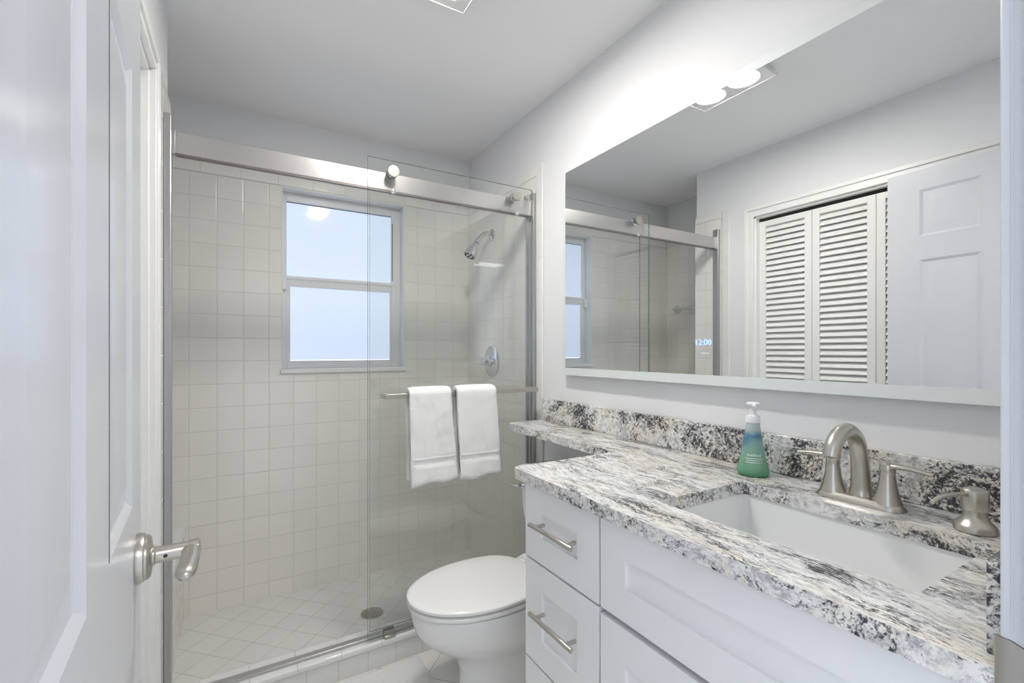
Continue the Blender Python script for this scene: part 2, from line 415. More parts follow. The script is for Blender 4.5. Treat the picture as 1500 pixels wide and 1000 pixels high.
# ------------------------------------------------------------------ closet: casing and louvered leaves
bm = B()
for (o0, o1, t) in ((0, .060, .012), (.036, .056, .019), (-.0012, .0125, .017)):
    box(bm, XL, XL+t, CY1+o0, CY1+o1, 0, CZ+o1); box(bm, XL, XL+t, CY0-o1, CY0-o0, 0, CZ+o1)
    box(bm, XL, XL+t, CY0-o0, CY1+o0, CZ+o0, CZ+o1)
box(bm, XL-.10, XL+.002, CY1-.012, CY1+.001, 0, CZ); box(bm, XL-.10, XL+.002, CY0-.001, CY0+.012, 0, CZ); box(bm, XL-.10, XL+.002, CY0, CY1, CZ-.012, CZ+.001)
tr = link('trim_1', bm, M_louver, None, bevel=.002); struct(tr)
bm = B(); box(bm, XL-.055, XL-.030, CY0+.012, CY1-.012, CZ-.024, CZ-.012)
link('bifold_track', bm, M_dark, tr)
def leaf(n, y0, y1, label):
    x0, x1, zb, zt = XL-.058, XL-.030, .02, CZ-.030
    t = thing('door_%d' % n, (x0, (y0+y1)/2, 0), label, 'closet door', 'bifold closet leaves', 'structure')
    st = .037
    bm = B()
    box(bm, x0, x1, y0, y0+st, zb, zt); box(bm, x0, x1, y1-st, y1, zb, zt)
    box(bm, x0, x1, y0+st, y1-st, zt-.032, zt); box(bm, x0, x1, y0+st, y1-st, zb, zb+.12); box(bm, x0, x1, y0+st, y1-st, .92, 1.00)
    link('leaf_frame', bm, M_louver, t, bevel=.0008, seg=1)
    for a0, a1, nm in ((zb+.12, .92, 'lower_slats'), (1.00, zt-.032, 'upper_slats')):
        bm = B(); k = int((a1-a0)/.0322)
        for i in range(k):
            z = a0 + (i+.5)*(a1-a0)/k
            M = Matrix.Translation(((x0+x1)/2, 0, z)) @ Matrix.Rotation(R(58), 4, 'Y')
            box(bm, -.019, .019, y0+st-.003, y1-st+.003, -.0032, .0032, 0, M)
        link(nm, bm, M_louver, t, bevel=.0015, seg=1)
    return t
wl_ = (CY1-.012-CY0-.012-.008)/4
labs = ['white louvered bifold leaf nearest the tiled shower corner, in the mirror', 'white louvered bifold leaf, middle one of the three seen in the mirror',
        'white louvered bifold leaf partly covered by the open panel door in the mirror', 'white louvered bifold leaf hidden behind the open panel door']
for i in range(4):
    y1 = CY1-.0123-i*(wl_+.002)
    leaf(2+i, y1-wl_, y1, labs[i])

# ------------------------------------------------------------------ entry door (open) with lever, door jamb
DA = R(3.5)
door = thing('door_1', (-.089, .190, 0), 'open white six-panel door with a brushed lever at the left', 'door', kind='structure')
door.rotation_euler = (0, 0, DA)
def dlink(name, bm, m, **k):        # local door coordinates: +x room side face at 0, y along leaf
    me_o = link(name, bm, m, None, **k); me_o.parent = door; return me_o
DW, DT, DH = .765, .035, 2.045
cols = ((.115, .325), (.445, .650)); rows = ((.14, .72), (1.03, 1.655), (1.750, 1.960))
bm = B()
ys = [0, cols[0][0], cols[0][1], cols[1][0], cols[1][1], DW]
zs = [.008]+[v for r in rows for v in r]+[DH]
for i in range(5):
    for j in range(7):
        if i % 2 == 1 and j % 2 == 1: continue
        box(bm, -DT, 0, ys[i], ys[i+1], zs[j], zs[j+1])
bmesh.ops.remove_doubles(bm, verts=bm.verts, dist=1e-5)
dead = [f for f in bm.faces if False]
dlink('door_leaf', bm, M_door)
for (y0, y1) in cols:
    for (a0, a1) in rows:
        bm = B()
        def fr(o, x): return [Vector((x, y0+o, a0+o)), Vector((x, y1-o, a0+o)), Vector((x, y1-o, a1-o)), Vector((x, y0+o, a1-o))]
        prof = [(0, .0005), (.003, .0005), (.008, -.002), (.014, -.0060), (.021, -.0060), (.050, -.0015), (.054, -.0012)]
        loft(bm, [fr(o, x) for o, x in prof], close0=False, close1=True)
        loft(bm, [fr(o, -DT-x) for o, x in prof], close0=False, close1=True)
        dlink('door_panel', bm, M_door, smooth=15)
LZ = .940
lv = bpy.data.objects.new('door_handle', None); C.objects.link(lv); lv.parent = door; lv.location = (0, DW-.062, LZ); lv.empty_display_size = .03
def llink(name, bm, m, **k):
    o = link(name, bm, m, None, **k); o.parent = lv; return o
bm = B(); lathe(bm, (0,0,0), (1,0,0), [(.036,0),(.037,.004),(.035,.010),(.033,.011),(.033,.014),(.029,.018),(.019,.0195),(.016,.020)], 48); llink('rosette', bm, M_nickel, smooth=40)
bm = B(); lathe(bm, (.018,0,0), (1,0,0), [(.0145,0),(.0145,.004),(.0125,.006),(.0118,.046),(.013,.047),(.013,.060),(.010,.063)], 32)
lathe(bm, (.036,-.0122,.0), (0,-1,0), [(.0028,0),(.0028,.0006)], 14, 1); llink('neck', bm, [M_nickel, M_black], smooth=40)
bm = B()
tube(bm, [(.066,.006,.0), (.068,-.012,.0), (.068,-.040,.003), (.066,-.075,.004), (.062,-.103,.002), (.057,-.112,-.001)], [.0115,.0125,.0120,.0125,.0120,.004], 20, flat=.78)
llink('lever', bm, M_nickel, smooth=60)
bm = B()
box(bm, JX1-.020, JX1, YN-.118, YN+.004, 0, JZ); box(bm, JX0, JX0+.006, YN-.118, YN+.004, 0, JZ); box(bm, JX0+.006, JX1-.020, YN-.118, YN+.004, JZ-.018, JZ)
jm = struct(link('trim_2', bm, M_door, None, bevel=.003, seg=3))
bm = B(); box(bm, JX1-.032, JX1-.0195, YN-.055, YN-.018, 0, JZ-.018); link('door_stop', bm, M_door, jm, bevel=.002)
boxo('jamb_bead', JX1-.0212, JX1-.0195, .1412, .1424, LZ+.035, JZ-.02, M_door, jm)
bm = B(); jx = JX1-.020
rings = []
for (dx, dy) in ((-.0012,-.018), (-.0014,-.004), (-.0012,.003), (.001,.0075), (.0055,.009)):
    rings.append((jx+dx, YN+dy))
for zlo, zhi in ((LZ-.03, LZ+.028),):
    vs = [[bm.verts.new((x, y, z)) for z in (zlo + (.006 if i in (0, len(rings)-1) else 0), zhi - (.006 if i in (0, len(rings)-1) else 0))] for i, (x, y) in enumerate(rings)]
    vo = [[bm.verts.new((v.co.x+.0012, v.co.y-.0008, v.co.z)) for v in p] for p in vs]
    for p, q in zip(vs, vs[1:]): bm.faces.new((p[0], p[1], q[1], q[0]))
    for p, q in zip(vo, vo[1:]): bm.faces.new((p[0], q[0], q[1], p[1]))
link('strike_plate', bm, M_nickel, jm, smooth=60)

# ------------------------------------------------------------------ shower enclosure
enc = thing('shower_enclosure', (.52, 1.89, .105), 'brushed steel header rail, wall jambs and fixed glass of the shower', 'shower enclosure')
HZ0, HZ1 = 1.906, 1.976
boxo('header_rail', XL+T+.022, XR-T-.020, 1.878, 1.900, HZ0, HZ1, M_steel, enc, bevel=.0012)
boxo('rail_lip', XL+T+.032, XR-T-.032, 1.8795, 1.8985, HZ0-.006, HZ0-.0002, M_lip, enc)
boxo('wall_jamb', XL+T+.001, XL+T+.021, 1.862, 1.902, .106, 2.028, M_jamb, enc, bevel=.003, seg=3)
boxo('wall_jamb', XR-T-.018, XR-T-.001, 1.868, 1.902, .106, 2.016, M_jamb, enc, bevel=.003, seg=3)
boxo('rail_bracket', XL+T+.021, XL+T+.030, 1.872, 1.904, HZ0-.004, HZ1+.004, M_jamb, enc, bevel=.001)
boxo('rail_bracket', XR-T-.030, XR-T-.018, 1.872, 1.904, HZ0-.004, HZ1+.004, M_jamb, enc, bevel=.001)
boxo('rail_stop', XR-T-.052, XR-T-.040, 1.872, 1.900, HZ1+.001, HZ1+.024, M_steel, enc, bevel=.002)
boxo('bottom_track', XL+T+.022, XR-T-.020, 1.868, 1.896, .1055, .117, M_jamb, enc, bevel=.002)
def pane(name, x0, x1, y0, y1, z0, z1, parent):
    bm = B(); box(bm, x0, x1, y0, y1, z0, z1)
    for f in bm.faces:
        n = f.calc_center_median()
        f.material_index = 0 if abs(n.y-y0) < 1e-5 or abs(n.y-y1) < 1e-5 else 1
    return link(name, bm, [M_glass, M_gedge], parent)
pane('fixed_glass', .460, XR-T-.020, 1.9035, 1.9095, .1175, HZ1-.01, enc)
boxo('glass_seal', XR-T-.034, XR-T-.0195, 1.9025, 1.9115, .1175, HZ1-.02, M_jamb, enc)
sl = thing('sliding_shower_door', (.83, 1.855, .118), 'clear sliding glass shower door panel with two roller knobs and a towel bar', 'shower door')
pane('glass_panel', .440, 1.208, 1.8515, 1.8595, .119, 2.020, sl)
for x in (.537, 1.116):
    r_ = bpy.data.objects.new('roller', None); C.objects.link(r_); r_.parent = sl; r_.location = Vector((x, 1.851, 1.972))-Vector(sl.location); r_.empty_display_size = .02
    bm = B(); lathe(bm, (0,-.001,0), (0,-1,0), [(.016,0),(.016,.004),(.0225,.005),(.0235,.007),(.0235,.016),(.022,.018),(.008,.0185)], 40)
    o = link('roller_cap', bm, M_nickel, None, smooth=35); o.parent = r_
    bm = B(); lathe(bm, (0,.0090,0), (0,1,0), [(.015,0),(.015,.009),(.021,.0095),(.021,.012),(.017,.014),(.017,.0175)], 32)
    o = link('roller_wheel', bm, M_chrome, None, smooth=35); o.parent = r_
    bm = B(); lathe(bm, (x+.001, 1.8512, 1.893), (0,-1,0), [(.0065,0),(.0065,.004),(.009,.005),(.009,.012),(.006,.014)], 20)
    link('safety_stud', bm, M_chrome, sl, smooth=40)
BZ, BY = 1.077, 1.777
bm = B(); bw, bh = .0085, .0095
box(bm, .487, 1.188, BY-bw, BY+bw, BZ-bh, BZ+bh); box(bm, .487, .487+2*bw, BY+bw, 1.8505, BZ-bh, BZ+bh); box(bm, 1.188-2*bw, 1.188, BY+bw, 1.8505, BZ-bh, BZ+bh)
link('towel_bar', bm, M_nickel, sl, bevel=.0012)
clip = thing('bottom_guide', (.522, 1.862, .105), 'small clear and steel guide clip on the curb under the glass door edge', 'guide clip')
bm = B(); box(bm, .500, .545, 1.8455, 1.8500, .118, .136); box(bm, .500, .545, 1.8615, 1.866, .118, .140)
link('clear_guide', bm, M_rubber, clip, bevel=.001)
boxo('guide_foot', .503, .548, 1.842, 1.8675, .1055, .1175, M_nickel, clip, bevel=.002)

# drain
dr = thing('shower_drain', (.547, 2.225, .012), 'round perforated metal drain in the shower floor', 'drain')
bm = B(); lathe(bm, (.547, 2.225, .0125), (0,0,1), [(.052,0),(.052,.0015),(.048,.003),(.046,.0015)], 48); link('drain_ring', bm, M_nickel, dr, smooth=40)
bm = B()
outer = [(.547+.0455*math.cos(2*PI*k/48), 2.225+.0455*math.sin(2*PI*k/48)) for k in range(48)]
holes = []
for ring_r, cnt, ph in ((.013, 6, 0), (.0255, 12, .2), (.038, 18, 0)):
    for k in range(cnt):
        a = 2*PI*k/cnt+ph; cx, cy = .547+ring_r*math.cos(a), 2.225+ring_r*math.sin(a)
        holes.append([(cx+.0048*math.cos(2*PI*j/8), cy+.0048*math.sin(2*PI*j/8)) for j in range(8)])
slab(bm, outer, holes, .0145, .0155); link('drain_grate', bm, M_nickel, dr)
bm = B(); lathe(bm, (.547, 2.225, .0122), (0,0,1), [(.044,0),(.044,.0012)], 32); link('drain_well', bm, M_dark, dr)

# shower valve and head on the right wall
vx, vy, vz = XR-T, 2.320, 1.195
va = thing('shower_valve', (vx, vy, vz), 'round chrome shower valve plate with knob on the right tiled wall', 'shower valve')
bm = B(); lathe(bm, (vx-.0005, vy, vz), (-1,0,0), [(.088,0),(.088,.002),(.080,.008),(.060,.012),(.056,.0105),(.040,.014),(.030,.015)], 56); link('valve_plate', bm, M_chrome, va, smooth=30)
bm = B(); lathe(bm, (vx-.014, vy, vz), (-1,0,0), [(.031,0),(.031,.010),(.026,.014),(.024,.026),(.021,.040),(.024,.044),(.024,.056),(.018,.061)], 40); link('valve_knob', bm, M_chrome, va, smooth=30)
bm = B(); tube(bm, [(vx-.064, vy, vz), (vx-.066, vy+.022, vz-.008), (vx-.064, vy+.050, vz-.014)], [.008,.0075,.006], 12); link('valve_lever', bm, M_chrome, va, smooth=60)
sh = thing('showerhead', (vx, 2.320, 1.912), 'chrome shower head on a bent arm high on the right tiled wall', 'shower head')
bm = B(); lathe(bm, (vx-.0005, 2.32, 1.912), (-1,0,0), [(.033,0),(.033,.003),(.026,.010),(.012,.013)], 40); link('flange', bm, M_chrome, sh, smooth=35)
bm = B(); tube(bm, [(vx-.003,2.32,1.912), (vx-.035,2.32,1.916), (vx-.065,2.32,1.898), (vx-.090,2.32,1.868)], .0125, 18); link('arm', bm, M_chrome, sh, smooth=60)
ax = Vector((-.50, 0, -.86)).normalized(); o0 = Vector((vx-.088, 2.32, 1.870))
bm = B(); lathe(bm, o0, ax, [(.014,0),(.017,.004),(.0175,.018),(.014,.020),(.016,.026),(.022,.040),(.031,.068),(.037,.095),(.038,.103),(.036,.106)], 40); link('head_body', bm, M_chrome, sh, smooth=30)
bm = B(); lathe(bm, o0, ax, [(.035,.1055),(.035,.1075),(.006,.1085)], 32)
u_ = ax.orthogonal().normalized(); w_ = ax.cross(u_)
for k in range(8):
    a = 2*PI*k/8; lathe(bm, o0+u_*.024*math.cos(a)+w_*.024*math.sin(a)+ax*.1075, ax, [(.0065,0),(.0065,.003)], 12, 1)
lathe(bm, o0+ax*.108, ax, [(.006,0),(.006,.003)], 12, 1)
link('spray_face', bm, [M_chrome, M_dark], sh, smooth=35)

# ------------------------------------------------------------------ towels
def towel(name, xa, xb, drop, back, lean, label, seed, flare):
    t = thing(name, ((xa+xb)/2, BY, BZ), label, 'towel', 'white hand towels on the shower door bar')
    th = .0120; rad = .0135+th
    path = []                                   # centre line of the folded stack
    n1, n2, na = 46, 34, 12
    for i in range(n1): path.append((-(rad), -(drop) + drop*i/n1, 'f'))
    for i in range(na+1):
        a = PI - PI*i/na; path.append((rad*math.cos(a), .004+rad*.75*math.sin(a), 't'))
    for i in range(1, n2+1): path.append((rad, -back*i/n2, 'b'))
    NX = 26
    bm = B(); grid = []
    L = len(path)
    for i, (py, pz, w) in enumerate(path):
        q0 = path[max(i-1, 0)]; q1 = path[min(i+1, L-1)]
        tx, tz = q1[0]-q0[0], q1[1]-q0[1]; l = math.hypot(tx, tz); nx_, nz_ = -tz/l, tx/l
        row = []
        dz = -pz
        wide = flare*max(0, dz)/drop
        hang = 0.010*max(0, dz)/drop
        ringp = []
        for s_ in range(2*NX):
            if s_ < NX: k = s_; side = 1
            else: k = 2*NX-1-s_; side = -1
            u = k/(NX-1)
            x = xa + (xb-xa)*u + lean*max(0, dz) + (wide*(u-.4))
            edge = 1-abs(2*u-1)**7*.45
            nse = noise.noise(Vector((u*3.2+seed, dz*9, seed*3)))*.0045 + noise.noise(Vector((u*9+seed, dz*26, 5+seed)))*.0026
            tt = th*edge*(1.0 if side > 0 else 1.0)
            if w == 'f':
                if dz > drop*.965: tt *= .9
                bd = (dz/drop)
                if .70 < bd < .79 and side > 0: tt *= .80
                elif .79 <= bd < .985 and side > 0: tt *= 1.30
                elif bd >= .985: tt *= .75
            sgn = side
            off = sgn*tt
            yy = BY + py + off*(-nx_)*-1 + (nse if w != 't' else nse*.3)*(1 if w != 't' else .3)
            zz = BZ + .0 + pz + off*nz_
            if w == 'f' and i < 4: zz += (u-.5)*.010*(1-i/4) - .004*math.sin(u*9+seed)
            ringp.append(Vector((x, yy, zz)))
        grid.append(ringp)
    loft(bm, grid)
    link('towel_body', bm, M_towel, t, smooth=70)
    # woven band across the front above the hem
    for lo_, hi_, out, nm in ((.70, .725, .0004, 'woven_band'), (.79, .80, .0010, 'hem_stitch')):
        bm = B(); rr = []
        for j in range(5):
            dz = drop*(lo_+(hi_-lo_)*j/4)
            rr.append([bm.verts.new((xa+(xb-xa)*(.03+.94*k/12)+lean*dz+flare*dz/drop*((.03+.94*k/12)-.4), BY-rad-th-out+noise.noise(Vector(((.03+.94*k/12)*3.2+seed, dz*9, seed*3)))*.0045, BZ-dz)) for k in range(13)])
        for p, q in zip(rr, rr[1:]):
            for k in range(12): bm.faces.new((p[k], p[k+1], q[k+1], q[k]))
        o = link(nm, bm, M_band, t, smooth=60)
        m = o.modifiers.new('sol', 'SOLIDIFY'); m.thickness = .0020; m.offset = 1
    return t
towel('hand_towel', .574, .748, .348, .338, .045, 'white folded towel hanging left on the shower door bar', 1.3, .020)
towel('hand_towel', .775, .955, .352, .330, .055, 'white folded towel hanging right on the shower door bar, nearer the wall', 4.7, .012)

# ------------------------------------------------------------------ toilet
TY = 1.492
to = thing('toilet', (.85, TY, 0), 'white two-piece toilet with closed lid between shower curb and vanity', 'toilet')
bm = B()
prof = [(0,.655,1.12,.112,),(.012,.650,1.125,.117),(.03,.660,1.12,.112),(.08,.672,1.11,.102),(.14,.672,1.10,.100),(.185,.655,1.09,.108),(.215,.620,1.08,.128),(.245,.575,1.06,.148),(.280,.535,1.05,.164),(.315,.512,1.04,.173),(.350,.502,1.03,.178),(.374,.499,1.03,.180),(.384,.501,1.03,.178),(.388,.512,1.02,.168)]
loft(bm, [egg(t, b, TY, hw, z) for z, t, b, hw in prof]); link('bowl', bm, M_porc, to, smooth=50)
bm = B(); loft(bm, [egg(.498,.955,TY,.175,.3915), egg(.489,.957,TY,.183,.394), egg(.487,.957,TY,.185,.404), egg(.492,.956,TY,.181,.408)]); link('seat', bm, M_seat, to, smooth=50)
bm = B(); loft(bm, [egg(.496,.965,TY,.176,.4135), egg(.487,.967,TY,.185,.416), egg(.487,.967,TY,.185,.424), egg(.492,.965,TY,.181,.4285), egg(.505,.955,TY,.170,.4305), egg(.56,.91,TY,.12,.4325), egg(.66,.82,TY,.05,.433)]); link('lid', bm, M_seat, to, smooth=40)
for s_ in (-.075, .075):
    bm = B(); lathe(bm, (.978, TY+s_-.02, .412), (0,1,0), [(.012,0),(.013,.002),(.013,.038),(.012,.040)], 20)
    box(bm, .968, .988, TY+s_-.019, TY+s_+.019, .395, .410)
    link('hinge', bm, M_seat, to, smooth=40)
bm = B(); loft(bm, [rrect(.94,1.20,TY-.11,TY+.11,.05,.30), rrect(.95,1.225,TY-.15,TY+.15,.06,.37), rrect(.96,1.23,TY-.165,TY+.165,.06,.392), rrect(.99,1.23,TY-.16,TY+.16,.05,.402)]); link('tank_deck', bm, M_porc, to, smooth=45)
bm = B()
tk = [(.404,1.095,.135),(.412,1.080,.160),(.440,1.062,.177),(.500,1.048,.186),(.600,1.036,.194),(.722,1.028,.201)]
loft(bm, [rrect(x, 1.238, TY-h, TY+h, .035, z, 8) for z, x, h in tk]); link('tank', bm, M_porc, to, smooth=45)
bm = B()
loft(bm, [rrect(x, 1.242, TY-h, TY+h, .035, z, 8) for z, x, h in ((.723,1.018,.208),(.727,1.008,.215),(.752,1.008,.216),(.762,1.014,.212),(.767,1.028,.200))]); link('tank_lid', bm, M_porc, to, smooth=45)
fy, fz = TY+.160, .690
bm = B(); lathe(bm, (1.031, fy, fz), (-1,0,0), [(.0155,0),(.0155,.004),(.012,.007),(.011,.016)], 28)
tube(bm, [(1.012,fy-.002,fz), (1.000,fy+.012,fz+.001), (.996,fy+.040,fz+.002)], [.008,.0075,.0085], 16, flat=.8)
link('flush_lever', bm, M_chrome, to, smooth=50)

# ------------------------------------------------------------------ vanity
VX = .682; VY0, VY1 = .150, 1.078
van = thing('vanity_cabinet', (.95, .6, 0), 'white shaker vanity cabinet with bar-handled drawers under the granite top', 'cabinet')
bm = B(); g = .004
def carc(): 
    bm = B()
    box(bm, VX+.021, XR-.002, VY1-.018, VY1, .09, .899); box(bm, VX+.021, XR-.002, VY0, VY0+.018, .09, .899)
    box(bm, VX+.021, XR-.002, .765, .783, .09, .899); box(bm, VX+.021, XR-.002, VY0+.018, VY1-.018, .09, .11)
    box(bm, XR-.010, XR-.002, VY0+.018, VY1-.018, .11, .70)
    box(bm, VX+.0215, VX+.030, VY0+.018, VY1-.018, .09, .889)
    box(bm, VX+.08, VX+.095, VY0, VY1, 0, .09)
    return bm
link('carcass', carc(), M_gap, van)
boxo('side_panel', VX+.0205, XR-.002, VY1+.0005, VY1+.004, .0, .899, M_cab, van)
def shaker(name, y0, y1, z0, z1, st, rl, parent=van):
    bm = B(); x0, x1, xr = VX, VX+.020, VX+.0095
    box(bm, x0, x1, y0, y0+st, z0, z1); box(bm, x0, x1, y1-st, y1, z0, z1)
    box(bm, x0, x1, y0+st, y1-st, z0, z0+rl); box(bm, x0, x1, y0+st, y1-st, z1-rl, z1)
    box(bm, xr, x1-.001, y0+st, y1-st, z0+rl, z1-rl)
    return link(name, bm, M_cab, parent)
def pull(parent, yc, z):
    bm = B(); L = .088
    lathe(bm, (VX-.030, yc-L, z), (0,1,0), [(.0056,0),(.006,.0006),(.006,2*L-.0006),(.0056,2*L)], 20)
    for s_ in (-.064, .064): lathe(bm, (VX-.030, yc+s_, z), (1,0,0), [(.005,0),(.005,.0298)], 16)
    link('handle', bm, M_nickel, parent, smooth=40)
D0, D1 = .778, 1.078
for z0, z1, hz in ((.697,.893,.803), (.425,.691,.572), (.110,.419,.33)):
    d = shaker('drawer', D0, D1, z0, z1, .076, .068)
    pull(d, (D0+D1)/2-.003, hz)
shaker('false_front', VY0+.002, .772, .697, .893, .074, .068)
dd = .461
for y0, y1 in ((VY0+.002, dd-.0015), (dd+.0015, .772)):
    d = shaker('cabinet_door', y0, y1, .110, .683, .074, .074)
# countertop
HX0, HX1, HY0, HY1 = .778, 1.080, .255, .697
def arc(cx, cy, r, a0, a1, n=8): return [(cx+r*math.cos(R(a0+(a1-a0)*k/n)), cy+r*math.sin(R(a0+(a1-a0)*k/n))) for k in range(n+1)]
CX = .660; CE = 1.108
outer = [(CX, .148), (XR-.001, .148), (XR-.001, 1.800)] + arc(1.060, 1.782, .018, 90, 180) + [(1.042, 1.5), (1.042, 1.20)] \
      + arc(.992, CE+.050, .050, 0, -90) + arc(CX+.012, CE-.012, .012, 90, 180)
hole = [(p.x, p.y) for p in rrect(HX0, HX1, HY0, HY1, .014, 0, 5)]
ct = thing('countertop', (.95, .6, .901), 'cream and black granite countertop with a narrow ledge over the toilet tank', 'countertop')
bm = B(); slab(bm, outer, [hole], .901, .931)
for f in bm.faces:
    f.normal_update()
    if abs(f.normal.z) < .5: f.material_index = 1
link('granite_slab', bm, [M_gran_t, M_gran_e], ct, bevel=.003, seg=3)
boxo('backsplash', XR-.021, XR-.001, .169, 1.800, .9315, 1.031, M_gran_s, ct, bevel=.0015)
boxo('side_splash', .690, XR-.001, .1485, .1685, .9315, 1.031, M_gran_s, ct, bevel=.0015)
# sink: under-mounted basin, seen as a thin-walled bowl
sk = thing('sink', ((HX0+HX1)/2, (HY0+HY1)/2, .76), 'white rectangular undermount sink basin set in the granite', 'sink')
bm = B(); o_ = .006
inner = [(.9003,-.004,.02),(.885,-.002,.02),(.82,.004,.025),(.785,.014,.035),(.770,.035,.045),(.765,.07,.04)]
outerp = [(.755,.06,.04),(.760,.02,.05),(.785,.0,.04),(.885,-.014,.03),(.892,-.028,.03),(.9003,-.028,.03)]
rs = [rrect(HX0+i, HX1-i, HY0+i, HY1-i, r, z, 6) for z, i, r in reversed(inner)]
rs2 = [rrect(HX0+i, HX1-i, HY0+i, HY1-i, r, z, 6) for z, i, r in reversed(outerp)]
loft(bm, rs + rs2); link('basin', bm, M_sink, sk, smooth=50)
bm = B(); lathe(bm, ((HX0+HX1)/2, (HY0+HY1)/2, .7652), (0,0,1), [(.022,0),(.022,.002),(.016,.003),(.014,.001)], 28); link('sink_drain', bm, M_nickel, sk, smooth=40)

# faucet
FX, FY, FZ = 1.145, .475, .9315
fa = thing('faucet', (FX, FY, FZ), 'brushed nickel two-handle faucet with a high arched spout behind the sink', 'faucet')
bm = B()
def stad(h, w, z): return [Vector((FX+p.x, FY+p.y, z)) for p in rrect(-w, w, -h, h, min(w, h)-.0005, 0, 8)]
loft(bm, [stad(.082,.029,FZ), stad(.082,.029,FZ+.003), stad(.077,.0245,FZ+.010), stad(.074,.022,FZ+.014)])
link('base_plate', bm, M_nickel, fa, smooth=40)
bm = B()
tube(bm, [(FX+.010,FY,FZ+.013), (FX+.009,FY,FZ+.030), (FX+.006,FY,FZ+.060), (FX+.002,FY,FZ+.095), (FX-.012,FY,FZ+.132), (FX-.045,FY,FZ+.155), (FX-.082,FY,FZ+.152), (FX-.108,FY,FZ+.132), (FX-.118,FY,FZ+.108)],
     [.023,.0195,.0175,.0165,.0160,.0155,.0155,.0155,.0155], 28, sub=8)
link('spout', bm, M_nickel, fa, smooth=60)
for s_ in (1, -1):
    y = FY+s_*.0505
    hd = bpy.data.objects.new('faucet_handle', None); C.objects.link(hd); hd.parent = fa; hd.location = Vector((FX, y, FZ))-Vector(fa.location); hd.empty_display_size = .02
    bm = B(); lathe(bm, (0,0,.010), (0,0,1), [(.0255,0),(.024,.006),(.0195,.020),(.0155,.040),(.0135,.058),(.0130,.062),(.0136,.063),(.0136,.074),(.012,.080),(.006,.084)], 36)
    o = link('handle_body', bm, M_nickel, None, smooth=35); o.parent = hd
    bm = B(); tube(bm, [(0,-s_*.004,.086), (0,s_*.014,.0885), (0,s_*.042,.088), (0,s_*.074,.084)], [.010,.0092,.0075,.0068], 18, flat=.62)
    o = link('handle_lever', bm, M_nickel, None, smooth=60); o.parent = hd
# built-in soap pump
sx, sy = 1.138, .292
sp = thing('soap_pump', (sx, sy, FZ), 'brushed nickel built-in soap pump at the right end of the counter', 'soap pump')
bm = B(); lathe(bm, (sx, sy, FZ), (0,0,1), [(.0285,0),(.0295,.001),(.0295,.010),(.0275,.013),(.0235,.017),(.0180,.024),(.0165,.030),(.0165,.038)], 40); link('pump_base', bm, M_nickel, sp, smooth=35)
bm = B(); lathe(bm, (sx, sy, FZ+.0385), (0,0,1), [(.0190,0),(.0195,.001),(.0190,.030),(.0180,.034),(.012,.038),(.006,.039)], 36); link('pump_head', bm, M_nickel, sp, smooth=35)
bm = B(); dx = Vector((-.92, .38, 0)).normalized(); p0 = Vector((sx, sy, FZ+.066))
tube(bm, [p0+dx*.016, p0+dx*.045+Vector((0,0,.001)), p0+dx*.070+Vector((0,0,-.002)), p0+dx*.090+Vector((0,0,-.011))], [.0042,.0040,.0038,.0036], 14); link('pump_nozzle', bm, M_nickel, sp, smooth=60)

# soap bottle
bx, by = 1.160, .722
bo = thing('soap_bottle', (bx, by, FZ), 'green and blue foaming soap bottle with a white pump beside the backsplash', 'soap bottle')
m, nt, b = mat('bottle_plastic')
geo = nt.nodes.new('ShaderNodeNewGeometry'); sep = nt.nodes.new('ShaderNodeSeparateXYZ'); nt.links.new(geo.outputs['Position'], sep.inputs[0])
nz_ = nt.nodes.new('ShaderNodeTexNoise'); nz_.inputs['Scale'].default_value = 28; nt.links.new(geo.outputs['Position'], nz_.inputs['Vector'])
hh = math_n(nt, 'ADD', math_n(nt, 'DIVIDE', math_n(nt, 'SUBTRACT', sep.outputs[2], FZ), .15), math_n(nt, 'MULTIPLY', math_n(nt, 'SUBTRACT', nz_.outputs['Fac'], .5), .55))
cc = ramp(nt, hh, [(0, (.16,.46,.26)), (.34, (.36,.66,.46)), (.52, (.36,.60,.62)), (.66, (.10,.32,.50)), (.80, (.62,.74,.76)), (1, (.80,.84,.82))])
nt.links.new(cc, b.inputs['Base Color']); b.inputs['Roughness'].default_value = .08; b.inputs['Transmission Weight'].default_value = .45; b.inputs['IOR'].default_value = 1.3
def br(h): return .0375 + (.0165-.0375)*max(0, min(1, (h-.012)/.118))**.85
bm = B()
pr = [(.030,0),(.036,.002),(.0385,.008),(.0385,.014)] + [(br(h), h) for h in (.03,.05,.07,.09,.11,.125,.130)] + [(.0165,.136)]
lathe(bm, (bx, by, FZ), (0,0,1), pr, 48); link('bottle', bm, m, bo, smooth=45)
bm = B(); lathe(bm, (bx, by, FZ+.1362), (0,0,1), [(.0172,0),(.0175,.001),(.0172,.012),(.0155,.017),(.011,.019),(.0085,.020),(.0085,.040),(.0095,.044),(.0165,.046),(.0165,.050),(.012,.052)], 36)
link('pump_top', bm, M_cap, bo, smooth=35)
bm = B(); q0 = Vector((bx, by, FZ+.1362+.046)); dx = Vector((-.7, -.7, 0)).normalized()
tube(bm, [q0, q0+dx*.012, q0+dx*.024+Vector((0,0,-.003))], [.006,.0055,.0045], 14); link('pump_nozzle', bm, M_cap, bo, smooth=60)
def text_mesh(s, size):
    cu = bpy.data.curves.new('t', 'FONT'); cu.body = s; cu.size = size; cu.align_x = 'CENTER'; cu.resolution_u = 3
    o = bpy.data.objects.new('t', cu); C.objects.link(o)
    dg = bpy.context.evaluated_depsgraph_get(); dg.update()
    me = bpy.data.meshes.new_from_object(o.evaluated_get(dg)); bpy.data.objects.remove(o); return me
me = text_mesh('method', .011)
ang0 = math.atan2(-by, -bx)
